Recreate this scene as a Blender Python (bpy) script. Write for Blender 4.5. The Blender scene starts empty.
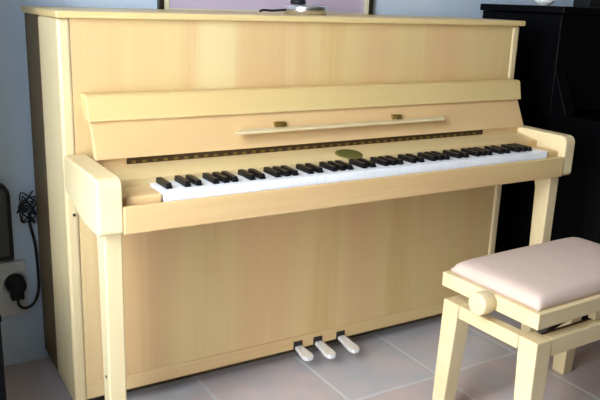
import bpy, bmesh, math, random
from mathutils import Matrix, Vector
random.seed(7)
S = bpy.context.scene
COL = S.collection
ZF = 0.06          # survey height of the floor: every z below is a survey height, the floor ends at 0

# ------------------------------------------------------------------ camera
yaw, pitch, roll, fpx = 0.5496, -0.2671, 0.0363, 736.27
fw = Vector((math.sin(yaw)*math.cos(pitch), math.cos(yaw)*math.cos(pitch), math.sin(pitch)))
rt = Vector((math.cos(yaw), -math.sin(yaw), 0)); up = rt.cross(fw)
r2 = rt*math.cos(roll) + up*math.sin(roll); u2 = up*math.cos(roll) - rt*math.sin(roll)
cd = bpy.data.cameras.new('camera'); cam = bpy.data.objects.new('camera', cd); COL.objects.link(cam)
m = Matrix((r2, u2, -fw)).transposed().to_4x4(); m.translation = Vector((-0.4122, -1.7608, 1.1605-ZF))
cam.matrix_world = m
cd.sensor_width = 36; cd.lens = fpx*36/600; cd.clip_start = 0.02
S.camera = cam

# ------------------------------------------------------------------ world, daylight, exposure
w = bpy.data.worlds.new('world'); S.world = w; w.use_nodes = True
bg = w.node_tree.nodes['Background']
bg.inputs[0].default_value = (0.86, 0.93, 1.0, 1); bg.inputs[1].default_value = 23
def portal(name, loc, rot, sx, sy):
    l = bpy.data.lights.new(name, 'AREA'); l.shape = 'RECTANGLE'; l.size = sx; l.size_y = sy
    l.cycles.is_portal = True
    o = bpy.data.objects.new(name, l); COL.objects.link(o); o.location = loc; o.rotation_euler = rot
WX = -0.66                                   # left wall, room side
W1 = (-1.55, -0.50, 0.42, 2.4)              # window in the left wall: y0,y1,z0,z1 (true heights)
FY = -3.3
portal('window_daylight', (WX-0.2, (W1[0]+W1[1])/2, (W1[2]+W1[3])/2), (0, -math.pi/2, 0), W1[3]-W1[2], W1[1]-W1[0])
vs = S.view_settings
vs.view_transform = 'Standard'; vs.look = 'None'; vs.gamma = 1; vs.use_curve_mapping = False
vs.exposure = 0.0

# ------------------------------------------------------------------ materials
def lin(r, g, b):
    f = lambda c: (c/255/12.92) if c/255 <= 0.04045 else ((c/255+0.055)/1.055)**2.4
    return (f(r), f(g), f(b), 1)
def mat(name, col, rough=0.5, metal=0.0, spec=0.5, noise=0.0, nscale=30, bump=0.0, emit=None):
    mt = bpy.data.materials.new(name); mt.use_nodes = True
    nt = mt.node_tree; b = nt.nodes['Principled BSDF']
    b.inputs['Base Color'].default_value = col
    b.inputs['Roughness'].default_value = rough; b.inputs['Metallic'].default_value = metal
    b.inputs['Specular IOR Level'].default_value = spec
    tc = nt.nodes.new('ShaderNodeTexCoord'); n = nt.nodes.new('ShaderNodeTexNoise')
    n.inputs['Scale'].default_value = nscale; n.inputs['Detail'].default_value = 4
    nt.links.new(tc.outputs['Object'], n.inputs['Vector'])
    if noise:
        r = nt.nodes.new('ShaderNodeMix'); r.data_type = 'RGBA'
        r.inputs['A'].default_value = tuple(c*(1-noise) for c in col[:3])+(1,)
        r.inputs['B'].default_value = tuple(min(1, c*(1+noise)) for c in col[:3])+(1,)
        nt.links.new(n.outputs['Fac'], r.inputs['Factor']); nt.links.new(r.outputs['Result'], b.inputs['Base Color'])
    if bump:
        bp = nt.nodes.new('ShaderNodeBump'); bp.inputs['Strength'].default_value = bump; bp.inputs['Distance'].default_value = 0.003
        nt.links.new(n.outputs['Fac'], bp.inputs['Height']); nt.links.new(bp.outputs['Normal'], b.inputs['Normal'])
    return mt
def wood(name, stops, axis, band=5.0, grain=70.0, rough=0.38, seed=0.0, spec=0.4):
    """veneer: broad tone bands and a fine grain, both running along the given axis"""
    mt = bpy.data.materials.new(name); mt.use_nodes = True
    nt = mt.node_tree; b = nt.nodes['Principled BSDF']
    b.inputs['Roughness'].default_value = rough; b.inputs['Specular IOR Level'].default_value = spec
    tc = nt.nodes.new('ShaderNodeTexCoord')
    def tex(sc, along, det):
        mp = nt.nodes.new('ShaderNodeMapping'); s = [sc, sc, sc]; s[axis] = along
        mp.inputs['Scale'].default_value = s; mp.inputs['Location'].default_value = (seed, seed*1.7, seed*0.6)
        n = nt.nodes.new('ShaderNodeTexNoise'); n.inputs['Scale'].default_value = 1.0; n.inputs['Detail'].default_value = det
        nt.links.new(tc.outputs['Object'], mp.inputs['Vector']); nt.links.new(mp.outputs['Vector'], n.inputs['Vector'])
        return n
    n1 = tex(band, 0.35, 1.5); n2 = tex(grain, 2.2, 3)
    mx = nt.nodes.new('ShaderNodeMix'); mx.data_type = 'FLOAT'; mx.inputs['Factor'].default_value = 0.15
    nt.links.new(n1.outputs['Fac'], mx.inputs['A']); nt.links.new(n2.outputs['Fac'], mx.inputs['B'])
    cr = nt.nodes.new('ShaderNodeValToRGB'); el = cr.color_ramp.elements
    el[0].position = 0.32; el[0].color = stops[0]; el[1].position = 0.68; el[1].color = stops[-1]
    for k, c in enumerate(stops[1:-1]):
        e = el.new(0.32+0.36*(k+1)/(len(stops)-1)); e.color = c
    nt.links.new(mx.outputs['Result'], cr.inputs['Fac']); nt.links.new(cr.outputs['Color'], b.inputs['Base Color'])
    return mt
BEECH = [lin(202, 168, 111), lin(212, 184, 128), lin(209, 172, 122), lin(218, 195, 142)]
BEECH_LIT = [lin(212, 189, 143), lin(218, 198, 154), lin(222, 205, 163)]  # same beech, lightened to paint daylight onto sides, arms and legs
wood_v = wood('beech_upright_grain', BEECH, 2, seed=1.3)
wood_v2 = wood('beech_upright_grain_lower', BEECH, 2, seed=6.1)
wood_x = wood('beech_long_grain', BEECH, 0, seed=2.2)
wood_fall = wood('beech_fallboard', [lin(206, 167, 117), lin(213, 179, 130), lin(210, 173, 121)], 0, seed=2.9)
wood_lid = wood('beech_lid', [lin(204, 172, 112), lin(212, 184, 126), lin(216, 191, 136)], 0, seed=3.0)
wood_side_lit = wood('beech_side_lit', BEECH_LIT, 2, band=7, seed=4.4)
wood_arm_lit = wood('beech_arm_lit', BEECH_LIT, 1, band=7, seed=5.0)
wood_bench = wood('beech_bench', [lin(216, 192, 145), lin(220, 199, 154), lin(224, 205, 163)], 1, band=8, seed=8.0)
wood_bench_x = wood('beech_bench_rail', [lin(216, 192, 145), lin(220, 199, 154), lin(224, 205, 163)], 0, band=8, seed=9.0)
shade_wood = wood('shade_brown_wood', [lin(92, 74, 48), lin(112, 92, 62)], 2, seed=7.0, rough=0.6)  # dark brown that carries painted shade at the case rear and floor gap
ivory = mat('white_key', lin(238, 240, 244), 0.25)
ebony = mat('black_key', (0.004, 0.004, 0.005, 1), 0.35, spec=0.4)
felt = mat('brown_strip', lin(70, 48, 16), 0.7, noise=0.5, nscale=60)
brass = mat('aged_brass', lin(150, 128, 62), 0.4, metal=0.8)
emblem_m = mat('emblem_green', lin(84, 86, 32), 0.5)
emblem_rim = mat('emblem_rim', lin(120, 108, 56), 0.45)
chrome = mat('polished_metal', (0.80, 0.80, 0.79, 1), 0.28, metal=1.0)
nickel = mat('worn_nickel', (0.9, 0.9, 0.89, 1), 0.3, metal=0.35, spec=1.0)
blackm = mat('black_lacquer', (0.002, 0.002, 0.0025, 1), 0.3, spec=0.08)
black_plastic = mat('black_plastic', lin(24, 24, 26), 0.55, spec=0.3)
dark_grey = mat('dark_grey_plastic', lin(44, 46, 48), 0.5, noise=0.1)
grey_mesh = mat('grey_panel', lin(62, 66, 68), 0.6, noise=0.15, nscale=200)
cable_m = mat('black_cable', lin(22, 22, 24), 0.6)
velvet = mat('pink_beige_velvet', lin(203, 179, 164), 0.95, spec=0.1, noise=0.06, nscale=25, bump=0.1)
steel_dark = mat('dark_steel', lin(60, 54, 50), 0.45, metal=0.6)
caster_m = mat('dark_caster', lin(36, 30, 24), 0.6)
wall_m = mat('white_plaster', lin(205, 221, 238), 0.9, noise=0.02, nscale=12)
ceil_m = mat('ceiling_paint', lin(165, 158, 148), 0.9)
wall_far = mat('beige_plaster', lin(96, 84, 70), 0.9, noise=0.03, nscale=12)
socket_m = mat('white_socket_plastic', lin(206, 208, 206), 0.4)
frame_dark = mat('dark_frame', lin(34, 30, 20), 0.45)
frame_cream = mat('cream_liner', lin(226, 220, 188), 0.6)
art_m = mat('lilac_print', lin(206, 190, 212), 0.6, noise=0.05, nscale=3)
grey_box_m = mat('grey_card', lin(150, 146, 136), 0.7)
white_m = mat('white_glaze', lin(235, 235, 228), 0.3)
paint_white = mat('white_paint', lin(236, 236, 232), 0.5)
def glass_mat():
    mt = bpy.data.materials.new('window_glass'); mt.use_nodes = True; nt = mt.node_tree
    nt.nodes.clear(); o = nt.nodes.new('ShaderNodeOutputMaterial'); mx = nt.nodes.new('ShaderNodeMixShader')
    t = nt.nodes.new('ShaderNodeBsdfTransparent'); g = nt.nodes.new('ShaderNodeBsdfGlossy'); g.inputs['Roughness'].default_value = 0.02
    mx.inputs[0].default_value = 0.06
    nt.links.new(t.outputs[0], mx.inputs[1]); nt.links.new(g.outputs[0], mx.inputs[2]); nt.links.new(mx.outputs[0], o.inputs[0])
    return mt
glass = glass_mat()
def tile_mat():
    """square clay tiles, each with its own tone, pale grout lines between"""
    mt = bpy.data.materials.new('clay_tiles'); mt.use_nodes = True; nt = mt.node_tree; L = nt.links
    b = nt.nodes['Principled BSDF']
    tc = nt.nodes.new('ShaderNodeTexCoord'); mp = nt.nodes.new('ShaderNodeMapping')
    mp.vector_type = 'POINT'; mp.inputs['Location'].default_value = (-0.7015, -0.075, 0)
    L.new(tc.outputs['Object'], mp.inputs['Vector'])
    br = nt.nodes.new('ShaderNodeTexBrick')
    br.offset = 0.0; br.squash = 1.0
    br.inputs['Scale'].default_value = 1.0; br.inputs['Brick Width'].default_value = 0.329; br.inputs['Row Height'].default_value = 0.329
    br.inputs['Mortar Size'].default_value = 0.0065; br.inputs['Mortar Smooth'].default_value = 0.3; br.inputs['Bias'].default_value = 0.0
    br.inputs['Color1'].default_value = lin(182, 184, 188); br.inputs['Color2'].default_value = lin(194, 172, 166)
    br.inputs['Mortar'].default_value = lin(203, 201, 199)
    L.new(mp.outputs['Vector'], br.inputs['Vector'])
    n = nt.nodes.new('ShaderNodeTexNoise'); n.inputs['Scale'].default_value = 9; n.inputs['Detail'].default_value = 5
    L.new(tc.outputs['Object'], n.inputs['Vector'])
    cr = nt.nodes.new('ShaderNodeValToRGB'); e = cr.color_ramp.elements
    e[0].position = 0.35; e[0].color = lin(178, 178, 182); e[1].position = 0.68; e[1].color = lin(212, 190, 182)
    L.new(n.outputs['Fac'], cr.inputs['Fac'])
    mx = nt.nodes.new('ShaderNodeMix'); mx.data_type = 'RGBA'; mx.inputs['Factor'].default_value = 0.45
    L.new(br.outputs['Color'], mx.inputs['A']); L.new(cr.outputs['Color'], mx.inputs['B'])
    m2 = nt.nodes.new('ShaderNodeMix'); m2.data_type = 'RGBA'
    m2.inputs['B'].default_value = lin(203, 201, 199)
    L.new(br.outputs['Fac'], m2.inputs['Factor']); L.new(mx.outputs['Result'], m2.inputs['A'])
    L.new(m2.outputs['Result'], b.inputs['Base Color'])
    b.inputs['Roughness'].default_value = 0.42; b.inputs['Specular IOR Level'].default_value = 0.45
    inv = nt.nodes.new('ShaderNodeMath'); inv.operation = 'MULTIPLY_ADD'; inv.inputs[1].default_value = -1; L.new(br.outputs['Fac'], inv.inputs[0])
    n3 = nt.nodes.new('ShaderNodeMath'); n3.operation = 'MULTIPLY'; n3.inputs[1].default_value = 0.6; L.new(n.outputs['Fac'], n3.inputs[0])
    L.new(n3.outputs[0], inv.inputs[2])
    bp = nt.nodes.new('ShaderNodeBump'); bp.inputs['Strength'].default_value = 0.35; bp.inputs['Distance'].default_value = 0.004
    L.new(inv.outputs[0], bp.inputs['Height']); L.new(bp.outputs['Normal'], b.inputs['Normal'])
    return mt
tiles = tile_mat()

# ------------------------------------------------------------------ builders (z in survey heights)
def prop(o, label=None, cat=None, group=None, kind=None):
    for k, v in (('label', label), ('category', cat), ('group', group), ('kind', kind)):
        if v: o[k] = v
    return o
def thing(name, loc, label, cat, rotz=0.0, group=None):
    o = bpy.data.objects.new(name, None); COL.objects.link(o); o.empty_display_size = 0.1
    o.location = (loc[0], loc[1], loc[2]-ZF); o.rotation_euler = (0, 0, rotz)
    return prop(o, label, cat, group)
def wpos(o):
    v = Vector((0, 0, 0))
    while o: v += o.location; o = o.parent
    return v
class MB:
    def __init__(s): s.bm = bmesh.new(); s.smooth = []
    def box(s, x0, x1, y0, y1, z0, z1):
        return s.hexa([(x0,y0,z0),(x1,y0,z0),(x1,y1,z0),(x0,y1,z0),(x0,y0,z1),(x1,y0,z1),(x1,y1,z1),(x0,y1,z1)])
    def hexa(s, p):
        v = [s.bm.verts.new(q) for q in p]
        for f in ((3,2,1,0),(4,5,6,7),(0,1,5,4),(1,2,6,5),(2,3,7,6),(3,0,4,7)): s.bm.faces.new([v[i] for i in f])
        return s
    def prism(s, prof, a0, a1, axis='x'):
        """prof: 2-D outline; extruded along axis ('x': prof is (y,z); 'y': (x,z); 'z': (x,y))"""
        f = {'x': lambda a, p: (a, p[0], p[1]), 'y': lambda a, p: (p[0], a, p[1]), 'z': lambda a, p: (p[0], p[1], a)}[axis]
        A = [s.bm.verts.new(f(a0, p)) for p in prof]; B = [s.bm.verts.new(f(a1, p)) for p in prof]
        s.bm.faces.new(A); s.bm.faces.new(B[::-1]); n = len(prof)
        for i in range(n): s.bm.faces.new([A[i], B[i], B[(i+1) % n], A[(i+1) % n]])
        return s
    def lathe(s, prof, c, axis='z', n=32):
        """prof: (radius, height) from bottom to top"""
        rings = []
        for r, h in prof:
            ring = []
            for k in range(n):
                a = 2*math.pi*k/n; u, v = r*math.cos(a), r*math.sin(a)
                q = {'z': (u, v, h), 'x': (h, u, v), 'y': (u, h, v)}[axis]
                ring.append(s.bm.verts.new((c[0]+q[0], c[1]+q[1], c[2]+q[2])))
            rings.append(ring)
        for a, b in zip(rings, rings[1:]):
            for k in range(n): s.smooth.append(s.bm.faces.new([a[k], a[(k+1) % n], b[(k+1) % n], b[k]]))
        s.bm.faces.new(rings[0][::-1]); s.bm.faces.new(rings[-1])
        return s
    def tube(s, pts, r, n=8):
        pts = [Vector(p) for p in pts]; rings = []; ref = Vector((0.13, 0.31, 0.94))
        for i, p in enumerate(pts):
            d = (pts[min(i+1, len(pts)-1)]-pts[max(i-1, 0)]).normalized()
            u = d.cross(ref).normalized() if abs(d.dot(ref)) < 0.99 else d.cross(Vector((1, 0, 0))).normalized()
            v = d.cross(u); ref = u.cross(d) if False else ref
            rings.append([s.bm.verts.new(p+(u*math.cos(2*math.pi*k/n)+v*math.sin(2*math.pi*k/n))*r) for k in range(n)])
        for a, b in zip(rings, rings[1:]):
            for k in range(n): s.smooth.append(s.bm.faces.new([a[k], a[(k+1) % n], b[(k+1) % n], b[k]]))
        s.bm.faces.new(rings[0][::-1]); s.bm.faces.new(rings[-1])
        return s
    def build(s, name, material, parent=None, bevel=0.0, seg=2, label=None):
        for f in s.smooth:
            if f.is_valid: f.smooth = True
        bmesh.ops.recalc_face_normals(s.bm, faces=s.bm.faces)
        off = wpos(parent)+Vector((0, 0, ZF)) if parent else None
        if off is None:
            xs = [v.co for v in s.bm.verts]; lo = Vector(map(min, zip(*xs))); hi = Vector(map(max, zip(*xs)))
            off = Vector(((lo.x+hi.x)/2, (lo.y+hi.y)/2, lo.z))
        bmesh.ops.translate(s.bm, verts=s.bm.verts, vec=-off)
        me = bpy.data.meshes.new(name); s.bm.to_mesh(me); s.bm.free(); me.materials.append(material)
        o = bpy.data.objects.new(name, me); COL.objects.link(o)
        if parent: o.parent = parent
        else: o.location = off-Vector((0, 0, ZF))
        if bevel:
            b = o.modifiers.new('bevel', 'BEVEL'); b.width = bevel; b.segments = seg; b.limit_method = 'ANGLE'; b.angle_limit = math.radians(40)
        if label: o['label'] = label
        return o
def struct(name, mb, material):
    return prop(mb.build(name, material), kind='structure')
def spline(pts, n=8):
    """Catmull-Rom through the points"""
    P = [Vector(p) for p in pts]; P = [2*P[0]-P[1]]+P+[2*P[-1]-P[-2]]; out = []
    for i in range(1, len(P)-2):
        for k in range(n):
            t = k/n; a, b, c, d = P[i-1:i+3]
            out.append(0.5*((2*b)+(c-a)*t+(2*a-5*b+4*c-d)*t*t+(3*b-a-3*c+d)*t**3))
    out.append(P[-2]); return out

# ------------------------------------------------------------------ the room
WY = 0.40; RX = 3.9; CZ = 2.6+ZF
struct('floor', MB().box(WX-0.3, RX+0.1, FY-0.3, WY+0.1, ZF-0.1, ZF), tiles)
# brick texture wants the room's own origin
fl = bpy.data.objects['floor']; off = fl.location.copy(); fl.data.transform(Matrix.Translation(off)); fl.location = (0, 0, 0)
struct('ceiling', MB().box(WX-0.3, RX+0.1, FY-0.3, WY+0.1, CZ, CZ+0.1), ceil_m)
struct('wall_back', MB().box(WX-0.3, RX+0.1, WY, WY+0.1, ZF, CZ), wall_m)
struct('wall_right', MB().box(RX, RX+0.1, FY-0.3, WY, ZF, CZ), wall_far)
T = 0.32
lw = MB(); z0, z1 = W1[2]+ZF, W1[3]+ZF
lw.box(WX-T, WX, FY-T, W1[0], ZF, CZ).box(WX-T, WX, W1[1], WY, ZF, CZ).box(WX-T, WX, W1[0], W1[1], ZF, z0).box(WX-T, WX, W1[0], W1[1], z1, CZ)
lw.box(WX, -0.192, -0.02, WY, ZF, CZ)      # unseen pier, added to keep window light off the wall corner
struct('wall_left', lw, wall_m)
fwm = MB().box(WX, RX, FY-T, FY, ZF, CZ)
struct('wall_front', fwm, wall_far)
def window(name, horiz, p, q, z0, z1, at):
    """a fixed two-light window set in the outer half of its reveal"""
    r = bpy.data.objects.new(name, None); COL.objects.link(r); r['kind'] = 'structure'
    r.location = (at, (p+q)/2, z0-ZF) if not horiz else ((p+q)/2, at, z0-ZF)
    def bar(mb, u0, u1, v0, v1, d):
        (mb.box(at-d, at+d, u0, u1, v0, v1) if not horiz else mb.box(u0, u1, at-d, at+d, v0, v1))
    f = MB(); c = (p+q)/2
    for u0, u1, v0, v1 in ((p, p+.05, z0, z1), (q-.05, q, z0, z1), (p+.05, q-.05, z0, z0+.05), (p+.05, q-.05, z1-.05, z1), (c-.03, c+.03, z0+.05, z1-.05)):
        bar(f, u0, u1, v0, v1, 0.03)
    f.build('window_frame', paint_white, r)
    for u0, u1 in ((p+.05, c-.03), (c+.03, q-.05)):
        g = MB(); bar(g, u0, u1, z0+.05, z1-.05, 0.003); g.build('pane', glass, r)
window('window_1', False, W1[0], W1[1], z0, z1, WX-0.16)

# ------------------------------------------------------------------ the beech upright piano
PW = 1.493; HT = 1.098; TA = 0.055; TS = 0.030
piano = thing('upright_piano', (PW/2, 0.1, ZF), 'light beech upright piano with open keyboard in the middle of the room', 'piano')
def B(name, material, *bx, bevel=0.002, parent=piano, label=None):
    mb = MB()
    for q in bx: mb.box(*q)
    return mb.build(name, material, parent, bevel, label=label)
for x0 in (0, PW-TS):
    B('side_panel', wood_side_lit, (x0, x0+TS, 0, 0.198, 0.105, HT), bevel=0.007)
B('back_frame_shade', shade_wood, (0.004, 0.06, 0.199, 0.375, 0.105, HT), (PW-0.06, PW-0.004, 0.199, 0.375, 0.105, HT), (0.06, PW-0.06, 0.25, 0.36, 0.105, 0.2),  # dark colour stands for the shade on the rear of the side
  (0.06, PW-0.06, 0.25, 0.36, 0.98, HT), (0.06, PW-0.06, 0.24, 0.25, 0.2, 0.98), label='back frame darkened as shade on the side')
B('top_lid', wood_lid, (-0.004, PW+0.012, -0.012, 0.378, HT+0.0005, HT+0.017), bevel=0.004)
B('upper_panel', wood_v, (TS, PW-TS, 0.004, 0.024, 0.73, HT), bevel=0.001)
B('lower_panel', wood_v2, (TS, PW-TS, 0.006, 0.026, 0.158, 0.655), bevel=0.001)
B('toe_rail', wood_x, (TS, PW-TS, 0.004, 0.03, 0.116, 0.1575), bevel=0.002)
B('bottom_board', shade_wood, (TS, PW-TS, 0.031, 0.1985, 0.118, 0.14))
B('gap_shade', shade_wood, (0.10, PW-0.10, 0.085, 0.185, ZF, 0.1175), label='dark block as shade under the toe rail')  # dark block added so the floor gap looks shaded
for cx, cy in ((0.06, 0.06), (PW-0.06, 0.06), (0.06, 0.33), (PW-0.06, 0.33)):
    MB().lathe([(0.02, -0.012), (0.0225, -0.008), (0.0225, 0.008), (0.02, 0.012)], (cx, cy, ZF+0.0225), 'x', 20).build('caster', caster_m, piano)
# arms: flat top, rounded nose, underside sloping up towards the case
def arc(cy, cz, r, a0, a1, n=6):
    return [(cy+r*math.cos(math.radians(a0+(a1-a0)*k/n)), cz+r*math.sin(math.radians(a0+(a1-a0)*k/n))) for k in range(n+1)]
AY = -0.278; AZ = 0.780
arm = [(0.0, AZ)] + arc(AY+0.022, AZ-0.022, 0.022, 90, 180) + arc(AY+0.014, 0.654+0.014, 0.014, 180, 270, 4) + [(-0.17, 0.654), (-0.12, 0.66), (-0.05, 0.684), (0.0, 0.692)]
leg = [(-0.248, 0.66), (-0.244, ZF), (-0.204, ZF), (-0.190, 0.60), (-0.182, 0.632), (-0.164, 0.650), (-0.135, 0.662), (-0.17, 0.665)]
for x0, x1, lx in ((0.0, TA, 0.020), (PW-0.046, PW-0.002, PW-0.060)):
    MB().prism(arm, x0, x1).build('arm', wood_arm_lit, piano, 0.005, 3)
    MB().prism(leg, lx, lx+0.041).build('leg', wood_side_lit, piano, 0.004)
B('key_bed', wood_x, (TA, PW-0.046, -0.266, 0.0, 0.657, 0.7))
B('key_slip', wood_x, (TA, PW-0.046, -0.280, -0.2665, 0.655, 0.717), bevel=0.003)
KX0, KX1 = 0.155, 1.392
B('key_block', wood_x, (TA, KX0-0.003, -0.255, -0.166, 0.70, 0.732), bevel=0.006)
B('key_block', wood_x, (KX1+0.003, PW-0.046, -0.255, -0.166, 0.70, 0.732), bevel=0.006)
# name board: a sloping strip between the keys and the hinge slot
MB().hexa([(TA,-0.166,0.70),(PW-0.046,-0.166,0.70),(PW-0.046,-0.05,0.70),(TA,-0.05,0.70),(TA,-0.166,0.748),(PW-0.046,-0.166,0.748),(PW-0.046,-0.080,0.764),(TA,-0.080,0.764)]).build('name_board', wood_x, piano, 0.001)
nb = [o for o in bpy.data.objects if o.name == 'name_board'][0]
dz = (0.764-0.748)/(0.166-0.080)
def ell(rx, ry, h, cx, cy):
    mb = MB(); n = 28; lo = []; hi = []
    for k in range(n):
        a = 2*math.pi*k/n; x = cx+rx*math.cos(a); y = cy+ry*math.sin(a); z = 0.748+(y+0.166)*dz
        lo.append(mb.bm.verts.new((x, y, z-0.001))); hi.append(mb.bm.verts.new((x, y, z+h)))
    mb.bm.faces.new(lo[::-1]); mb.bm.faces.new(hi)
    for k in range(n): mb.bm.faces.new([lo[k], lo[(k+1) % n], hi[(k+1) % n], hi[k]])
    return mb
em = ell(0.041, 0.034, 0.0012, 0.734, -0.138).build('emblem', emblem_rim, nb, label='oval olive green emblem')
ell(0.036, 0.029, 0.002, 0.734, -0.138).build('emblem_field', emblem_m, em)
for q in ((TA, 0.1295), (1.2905, PW-0.046)): B('hinge_rail', wood_x, (q[0], q[1], -0.0795, -0.0715, 0.7, 0.7805))
B('hinge_slot', felt, (0.13, 1.29, -0.0795, -0.0715, 0.7, 0.7805), bevel=0, label='dark brown strip with brass dots')
hs = [o for o in bpy.data.objects if o.name == 'hinge_slot'][0]
pm = MB()
x = 0.14
while x < 1.27:
    pm.box(x, x+0.011, -0.081, -0.079, 0.7655, 0.7715); x += 0.027
pm.build('brass_dots', brass, hs)
# fallboard: sloping board standing on the arms, folded rail above it, little music ledge
fb_prof = [(-0.092, 0.781), (-0.050, 0.868), (-0.030, 0.868), (-0.070, 0.781)]
fall = MB().prism(fb_prof, 0.052, 1.462).build('fallboard', wood_fall, piano, 0.002)
MB().prism([(-0.062, 0.866), (-0.050, 0.922), (-0.044, 0.927), (0.003, 0.927), (0.003, 0.9), (-0.030, 0.866)], 0.046, 1.468).build('fallboard_rail', wood_lid, fall, 0.003, 3)
def on_fb(z): return -0.092+(z-0.781)*(0.042/0.087)
ly = on_fb(0.826)
desk = MB().hexa([(0.40, ly-0.040, 0.822),(1.105, ly-0.034, 0.822),(1.13, ly+0.004, 0.822),(0.435, ly+0.004, 0.822),
           (0.40, ly-0.040, 0.829),(1.105, ly-0.034, 0.829),(1.13, ly+0.004, 0.829),(0.435, ly+0.004, 0.829)]).build('music_ledge', wood_arm_lit, fall, 0.002)
for cx in (0.553, 0.945):
    c = MB(); y = on_fb(0.838)
    c.box(cx-0.017, cx+0.017, y-0.010, y+0.004, 0.829, 0.842); c.box(cx-0.008, cx+0.008, y-0.016, y-0.010, 0.831, 0.839)
    c.build('hinge_clip', brass, desk, 0.002)
# keys: 52 white, 36 black
kw = (KX1-KX0)/52
wk = None; names = 'ABCDEFG'
for i in range(52):
    x = KX0+kw*i
    if wk is None:
        mb = MB(); mb.box(x+0.00025, x+kw-0.00025, -0.258, -0.1665, 0.712, 0.735)
        wk = mb.build('white_key', ivory, piano, 0.0008); base = x
    else:
        c = wk.copy(); COL.objects.link(c); c.parent = piano; c.location.x = wk.location.x+(x-base)
bk = None
for i in range(51):
    if names[i % 7] in 'ACDFG':
        x0k = x = KX0+kw*(i+1)+{'A': 0.0, 'C': -0.002, 'D': 0.002, 'F': -0.002, 'G': 0.0}[names[i % 7]]
        if bk is None:
            h = 0.0080; x -= 0.003
            mb = MB(); mb.hexa([(x-h,-0.236,0.7352),(x+h,-0.236,0.7352),(x+h,-0.1667,0.7352),(x-h,-0.1667,0.7352),
                                (x-h*.8,-0.231,0.7478),(x+h*.8,-0.231,0.7478),(x+h*.8,-0.1667,0.7478),(x-h*.8,-0.1667,0.7478)])
            bk = mb.build('black_key', ebony, piano, 0.0015); bbase = x0k
        else:
            c = bk.copy(); COL.objects.link(c); c.parent = piano; c.location.x = bk.location.x+(x0k-bbase)
MB().lathe([(0.004, 0.001), (0.004, -0.0012), (0.002, -0.0018)], (0.020, -0.224, 0.298), 'x', 14).build('screw_cap', caster_m, piano)
MB().lathe([(0.004, 0.001), (0.004, -0.0012), (0.002, -0.0018)], (0.019, 0.0, 0.629), 'y', 14).build('screw_cap', caster_m, piano)
# pedals: flat rounded lyre pedals out of the toe rail
for px, k in ((0.682, 1.0), (0.754, 1.25), (0.840, 1.3)):
    mb = MB(); side = [(0.02, -0.012), (-0.01, -0.013), (-0.034*k, -0.017), (-0.050*k, -0.019), (-0.062*k, -0.015), (-0.067*k, -0.008)]
    ol = [(px+d, y) for y, d in side] + [(px-d, y) for y, d in side[::-1]]
    zt = lambda y: 0.126+0.12*(y-0.0) if y < 0 else 0.128
    lo = [mb.bm.verts.new((x, y, zt(y)-0.012)) for x, y in ol]; hi = [mb.bm.verts.new((x, y, zt(y))) for x, y in ol]
    mb.bm.faces.new(lo); mb.bm.faces.new(hi[::-1]); n = len(ol)
    for k in range(n): mb.bm.faces.new([lo[k], hi[k], hi[(k+1) % n], lo[(k+1) % n]])
    pd = mb.build('pedal', nickel, piano, 0.003, label='polished metal pedal')
    MB().box(px-0.018, px+0.014, 0.0015, 0.0045, 0.117, 0.142).build('pedal_plate', steel_dark, pd, 0.003)

# ------------------------------------------------------------------ the piano bench
bx0, bx1, by0, by1 = 0.878, 1.425, -0.712, -0.402; zt = 0.406
bench = thing('piano_bench', ((bx0+bx1)/2, (by0+by1)/2, ZF), 'light wood adjustable piano bench with pink beige velvet cushion and round knob', 'bench')
def taper_leg(cx, cy, sx, sy, t, b):
    ox = cx+sx*t; oy = cy+sy*t
    mb = MB(); ix, iy = cx+sx*b, cy+sy*b
    xs = sorted((cx, ix)); ys = sorted((cy, iy)); xt = sorted((cx, ox)); yt = sorted((cy, oy))
    e = 0.006; ex, ey = -sx*e, -sy*e
    P = [(xs[0]+ex, ys[0]+ey), (xs[1]+ex, ys[0]+ey), (xs[1]+ex, ys[1]+ey), (xs[0]+ex, ys[1]+ey)]
    Q = [(xt[0], yt[0]), (xt[1], yt[0]), (xt[1], yt[1]), (xt[0], yt[1])]
    mb.hexa([(x, y, ZF) for x, y in P]+[(x, y, zt) for x, y in Q]); return mb
for cx, sx in ((bx0, 1), (bx1, -1)):
    for cy, sy in ((by0, 1), (by1, -1)):
        taper_leg(cx, cy, sx, sy, 0.056, 0.042).build('leg', wood_bench, bench, 0.003)
for x0 in (bx0+0.001, bx1-0.031):
    B('side_rail', wood_bench, (x0, x0+0.03, by0+0.057, by1-0.057, zt-0.036, zt-0.0005), bevel=0.002, parent=bench)
for y0 in (by0+0.001, by1-0.031):
    B('long_rail', wood_bench_x, (bx0+0.057, bx1-0.057, y0, y0+0.03, zt-0.046, zt-0.0005), bevel=0.002, parent=bench)
# scissor mechanism between the two frames
mech = MB()
for y in (by0+0.05, by1-0.06):
    mech.box(bx0+0.09, bx1-0.09, y, y+0.012, zt-0.03, zt-0.018)
    mech.hexa([(bx0+0.12,y+0.014,zt-0.02),(bx0+0.145,y+0.014,zt-0.02),(bx0+0.145,y+0.02,zt-0.02),(bx0+0.12,y+0.02,zt-0.02),
               (bx1-0.22,y+0.014,zt+0.03),(bx1-0.195,y+0.014,zt+0.03),(bx1-0.195,y+0.02,zt+0.03),(bx1-0.22,y+0.02,zt+0.03)])
mech.tube([(bx0+0.02, (by0+by1)/2, zt+0.035), (bx1-0.03, (by0+by1)/2, zt+0.035)], 0.007, 10)
mech.box(bx0+0.1, bx0+0.115, by0+0.05, by1-0.05, zt+0.005, zt+0.03).box(bx1-0.115, bx1-0.1, by0+0.05, by1-0.05, zt-0.03, zt-0.005)
mech.build('scissor_mechanism', steel_dark, bench)
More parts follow.
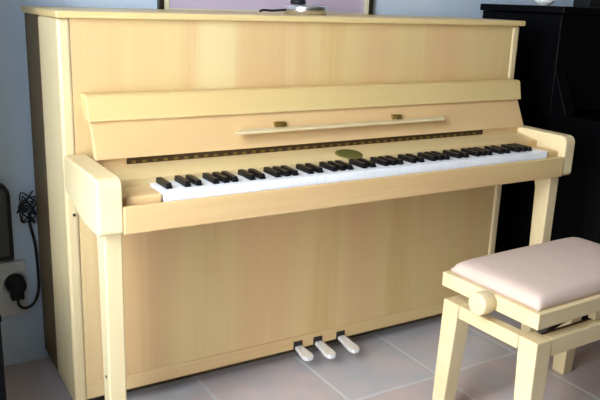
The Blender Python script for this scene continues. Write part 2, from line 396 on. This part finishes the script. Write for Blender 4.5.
for x, y in ((bx1-0.06, by0+0.03), (bx0+0.24, by0+0.03)):
    B('stop_block', wood_bench, (x, x+0.022, y-0.011, y+0.011, zt, zt+0.033), bevel=0.002, parent=bench)
sx0, sx1, sy0, sy1, sz0, sz1 = 0.876, 1.414, -0.709, -0.392, 0.440, 0.479
sf = MB()
sf.box(sx0, sx1, sy0, sy0+0.04, sz0, sz1).box(sx0, sx1, sy1-0.04, sy1, sz0, sz1).box(sx0, sx0+0.04, sy0+0.04, sy1-0.04, sz0, sz1).box(sx1-0.04, sx1, sy0+0.04, sy1-0.04, sz0, sz1)
sf.box(sx0+0.04, sx1-0.04, sy0+0.04, sy1-0.04, sz1-0.012, sz1-0.002)
seat_frame = sf.build('seat_frame', wood_bench_x, bench, 0.002)
# cushion: crowned, rounded over at the edges
cu = MB(); nx, ny = 56, 36; i0 = 0.014
def cz(u, v):
    e = lambda t: (1-(abs(2*t-1))**12)
    return sz1+0.012+0.024*(e(u)*e(v))**0.5+0.007*math.sin(math.pi*u)*math.sin(math.pi*v)
grid = [[cu.bm.verts.new((sx0+i0+(sx1-sx0-2*i0)*i/nx, sy0+i0+(sy1-sy0-2*i0)*j/ny, cz(i/nx, j/ny))) for j in range(ny+1)] for i in range(nx+1)]
for i in range(nx):
    for j in range(ny): cu.smooth.append(cu.bm.faces.new([grid[i][j], grid[i+1][j], grid[i+1][j+1], grid[i][j+1]]))
rim = [grid[i][0] for i in range(nx+1)]+[grid[nx][j] for j in range(1, ny+1)]+[grid[i][ny] for i in range(nx-1, -1, -1)]+[grid[0][j] for j in range(ny-1, 0, -1)]
low = [cu.bm.verts.new((v.co.x, v.co.y, sz1+0.0005)) for v in rim]
for k in range(len(rim)): cu.smooth.append(cu.bm.faces.new([rim[k], low[k], low[(k+1) % len(rim)], rim[(k+1) % len(rim)]]))
cu.bm.faces.new(low)
cu.build('cushion', velvet, bench, label='pink beige velvet cushion')
MB().lathe([(0.027, 0.0), (0.0285, -0.002), (0.0285, -0.036), (0.027, -0.040), (0.023, -0.0412)], (0.874, -0.556, 0.456), 'x', 32).build('knob', wood_bench, bench, label='round turned wooden knob')
bench.rotation_euler.z = math.radians(2.0)

# ------------------------------------------------------------------ the black piano beyond
qx0, qx1 = 1.69, 3.19
bp = thing('upright_piano', ((qx0+qx1)/2, 0.1, ZF), 'black upright piano with closed lid right of the light wooden piano', 'piano')
for x0 in (qx0, qx1-0.05):
    B('side_panel', blackm, (x0, x0+0.05, 0.0, 0.38, 0.09, 1.14), parent=bp, bevel=0.004)
    MB().prism([(0.0, 0.80)] + arc(-0.256, 0.778, 0.022, 90, 180) + [(-0.278, 0.67), (-0.26, 0.655), (0.0, 0.655)], x0, x0+0.05).build('arm', blackm, bp, 0.004)
    MB().prism([(0.0, 0.801), (-0.068, 0.801), (-0.005, 0.94), (0.0, 0.96)], x0, x0+0.05).build('cheek', blackm, bp, 0.004)
    MB().prism([(-0.262, 0.654), (-0.252, ZF), (-0.198, ZF), (-0.18, 0.654)], x0+0.004, x0+0.046).build('leg', blackm, bp, 0.004)
    MB().box(x0+0.005, x0+0.045, 0.02, 0.37, ZF, 0.0895).build('foot', blackm, bp, 0.004)
B('top_lid', blackm, (qx0-0.012, qx1+0.012, -0.015, 0.385, 1.141, 1.166), parent=bp, bevel=0.004)
B('upper_panel', blackm, (qx0+0.05, qx1-0.05, 0.005, 0.025, 0.80, 1.14), parent=bp)
B('lower_panel', blackm, (qx0+0.05, qx1-0.05, 0.005, 0.025, 0.10, 0.655), parent=bp)
B('back_board', blackm, (qx0+0.05, qx1-0.05, 0.35, 0.37, 0.09, 1.14), parent=bp)
B('key_bed', blackm, (qx0+0.05, qx1-0.05, -0.265, 0.004, 0.655, 0.72), parent=bp)
MB().prism([(-0.262, 0.7205), (-0.262, 0.75), (-0.10, 0.775), (0.0, 0.79), (0.0, 0.7205)], qx0+0.051, qx1-0.051).build('fallboard', blackm, bp, 0.004, label='closed black key cover')

# ------------------------------------------------------------------ things on the pianos
t = thing('desk_lamp', (0.782, 0.2, HT+0.017), 'silver round lamp base with dark stem and thin cord on light piano lid', 'lamp')
z = HT+0.017
MB().lathe([(0.062, 0.0003), (0.066, 0.004), (0.066, 0.021), (0.062, 0.026), (0.02, 0.029)], (0.782, 0.2, z), 'z', 40).build('base', chrome, t)
MB().lathe([(0.022, 0.0285), (0.024, 0.034), (0.02, 0.046), (0.009, 0.05), (0.007, 0.10), (0.007, 0.36)], (0.757, 0.2, z), 'z', 20).build('stem', black_plastic, t, label='dark lamp stem')
MB().lathe([(0.07, 0.35), (0.068, 0.36), (0.04, 0.44), (0.02, 0.46)], (0.757, 0.2, z), 'z', 24).build('lamp_shade', black_plastic, t)
MB().tube(spline([(0.735, 0.2, z+0.012), (0.71, 0.2, z+0.011), (0.67, 0.2, z+0.008), (0.64, 0.2, z+0.009), (0.628, 0.2, z+0.005)]), 0.0035).build('cord', cable_m, t, label='thin dark cord')
z = 1.166
t = thing('dish', (1.82, 0.2, z), 'small white dish on black piano lid, top edge of photo', 'dish')
MB().lathe([(0.018, 0.0), (0.02, 0.003), (0.034, 0.012), (0.038, 0.02), (0.035, 0.02), (0.03, 0.012), (0.01, 0.006)], (1.82, 0.2, z), 'z', 28).build('bowl', white_m, t)
def storage(nm, x0, x1, y0, y1, h, m, label):
    t = thing(nm, ((x0+x1)/2, (y0+y1)/2, z), label, 'box')
    MB().box(x0, x1, y0, y1, z+0.0003, z+h*0.7).build('body', m, t, 0.004)
    MB().box(x0-0.003, x1+0.003, y0-0.003, y1+0.003, z+h*0.7+0.0003, z+h).build('lid', m, t, 0.004)
storage('storage_box', 2.10, 2.185, 0.22, 0.3, 0.16, black_plastic, 'black box on black piano lid beside small grey box')
storage('storage_box', 2.20, 2.32, 0.2, 0.3, 0.14, grey_box_m, 'grey box on black piano lid at right edge of photo')

# ------------------------------------------------------------------ things on the back wall
fr = thing('picture_frame', (0.776, WY-0.011, 1.085), 'large dark framed lilac print on wall behind light piano', 'picture')
fx0, fx1, fz0, fz1, yb, yf = 0.388, 1.172, 1.085, 1.66, WY-0.0005, WY-0.018
f = MB()
for x0, x1, q0, q1 in ((fx0, fx0+.017, fz0, fz1), (fx1-.017, fx1, fz0, fz1), (fx0+.017, fx1-.017, fz0, fz0+.017), (fx0+.017, fx1-.017, fz1-.017, fz1)):
    f.box(x0, x1, yf, yb, q0, q1)
f.build('frame', frame_dark, fr, 0.002)
f = MB()
for x0, x1, q0, q1 in ((fx0+.0175, fx0+.034, fz0+.0175, fz1-.0175), (fx1-.034, fx1-.0175, fz0+.0175, fz1-.0175), (fx0+.034, fx1-.034, fz0+.0175, fz0+.034), (fx0+.034, fx1-.034, fz1-.034, fz1-.0175)):
    f.box(x0, x1, yf+0.003, yb, q0, q1)
f.build('liner', frame_cream, fr, 0.001, label='cream inner liner')
B('print', art_m, (fx0+.0345, fx1-.0345, yf+0.008, yb, fz0+.0345, fz1-.0345), bevel=0, parent=fr, label='pale lilac print')

# dark rounded box on the wall, left edge
bxw = thing('wall_box', (-0.13, WY-0.02, 0.405), 'dark grey wall box with rounded top above the power socket', 'box')
def rrect(x0, x1, z0, z1, r):
    o = [(x0, z0), (x1, z0)]
    o += [(x1-r+r*math.cos(a), z1-r+r*math.sin(a)) for a in [math.pi/2*k/6 for k in range(7)]]
    o += [(x0+r+r*math.cos(a), z1-r+r*math.sin(a)) for a in [math.pi/2+math.pi/2*k/6 for k in range(7)]]
    return o
MB().prism(rrect(-0.172, -0.066, 0.405, 0.636, 0.04), WY-0.035, WY-0.0005, 'y').build('case', black_plastic, bxw, 0.004)
MB().prism(rrect(-0.162, -0.078, 0.42, 0.626, 0.03), WY-0.038, WY-0.0352, 'y').build('front_grille', grey_mesh, bxw, 0.001, label='grey grille')
# socket plate, plug, cables
so = thing('power_socket', (-0.09, WY-0.008, 0.225), 'pale double wall socket plate under the dark wall box', 'socket')
B('plate', socket_m, (-0.172, -0.032, WY-0.012, WY-0.0005, 0.222, 0.392), bevel=0.004, parent=so)
MB().lathe([(0.030, -0.0122), (0.033, -0.0145), (0.035, -0.0145), (0.037, -0.0122)], (-0.066, WY, 0.325), 'y', 28).build('socket_ring', socket_m, so)
pl = thing('power_plug', (-0.066, WY-0.03, 0.30), 'black round plug with cord in the pale wall socket', 'plug')
MB().prism(rrect(-0.084, -0.048, 0.283, 0.352, 0.012), WY-0.05, WY-0.0152, 'y').build('grip', black_plastic, pl, 0.004)
MB().lathe([(0.012, -0.055), (0.024, -0.052), (0.027, -0.04), (0.027, -0.02), (0.025, -0.0148)], (-0.066, WY, 0.325), 'y', 24).build('plug_body', black_plastic, pl)
MB().tube(spline([(-0.066, WY-0.04, 0.31), (-0.066, WY-0.042, 0.283), (-0.062, WY-0.03, 0.262), (-0.045, WY-0.02, 0.245), (-0.02, WY-0.02, 0.255), (-0.004, WY-0.02, 0.29), (0.0, WY-0.014, 0.35), (-0.004, WY-0.014, 0.44), (-0.014, WY-0.014, 0.50), (-0.012, WY-0.014, 0.535)]), 0.0042).build('cord', cable_m, pl, label='black cord')
rnd = random.Random(3); pts = []
for k in range(26):
    a = k*2.1; r = 0.55+0.45*rnd.random()
    pts.append((-0.024+0.030*r*math.cos(a)+0.008*math.sin(k*0.7), WY-0.012-0.03*rnd.random(), 0.552+0.036*r*math.sin(a*1.13)+0.022*math.sin(k*0.37)))
cb = MB().tube(spline(pts, 8), 0.0021, 6).build('cable_bundle', cable_m)
prop(cb, 'tangled black cable bundle on wall beside the dark wall box', 'cable')
# black cabinet standing at the far left
cbn = thing('cabinet', (-0.29, -0.115, ZF), 'black cabinet edge on floor at lower left corner of photo', 'cabinet')
B('body', blackm, (-0.38, -0.195, -0.20, -0.03, ZF, 0.47), bevel=0.003, parent=cbn)
B('top', blackm, (-0.382, -0.193, -0.202, -0.028, 0.4705, 0.485), bevel=0.002, parent=cbn)
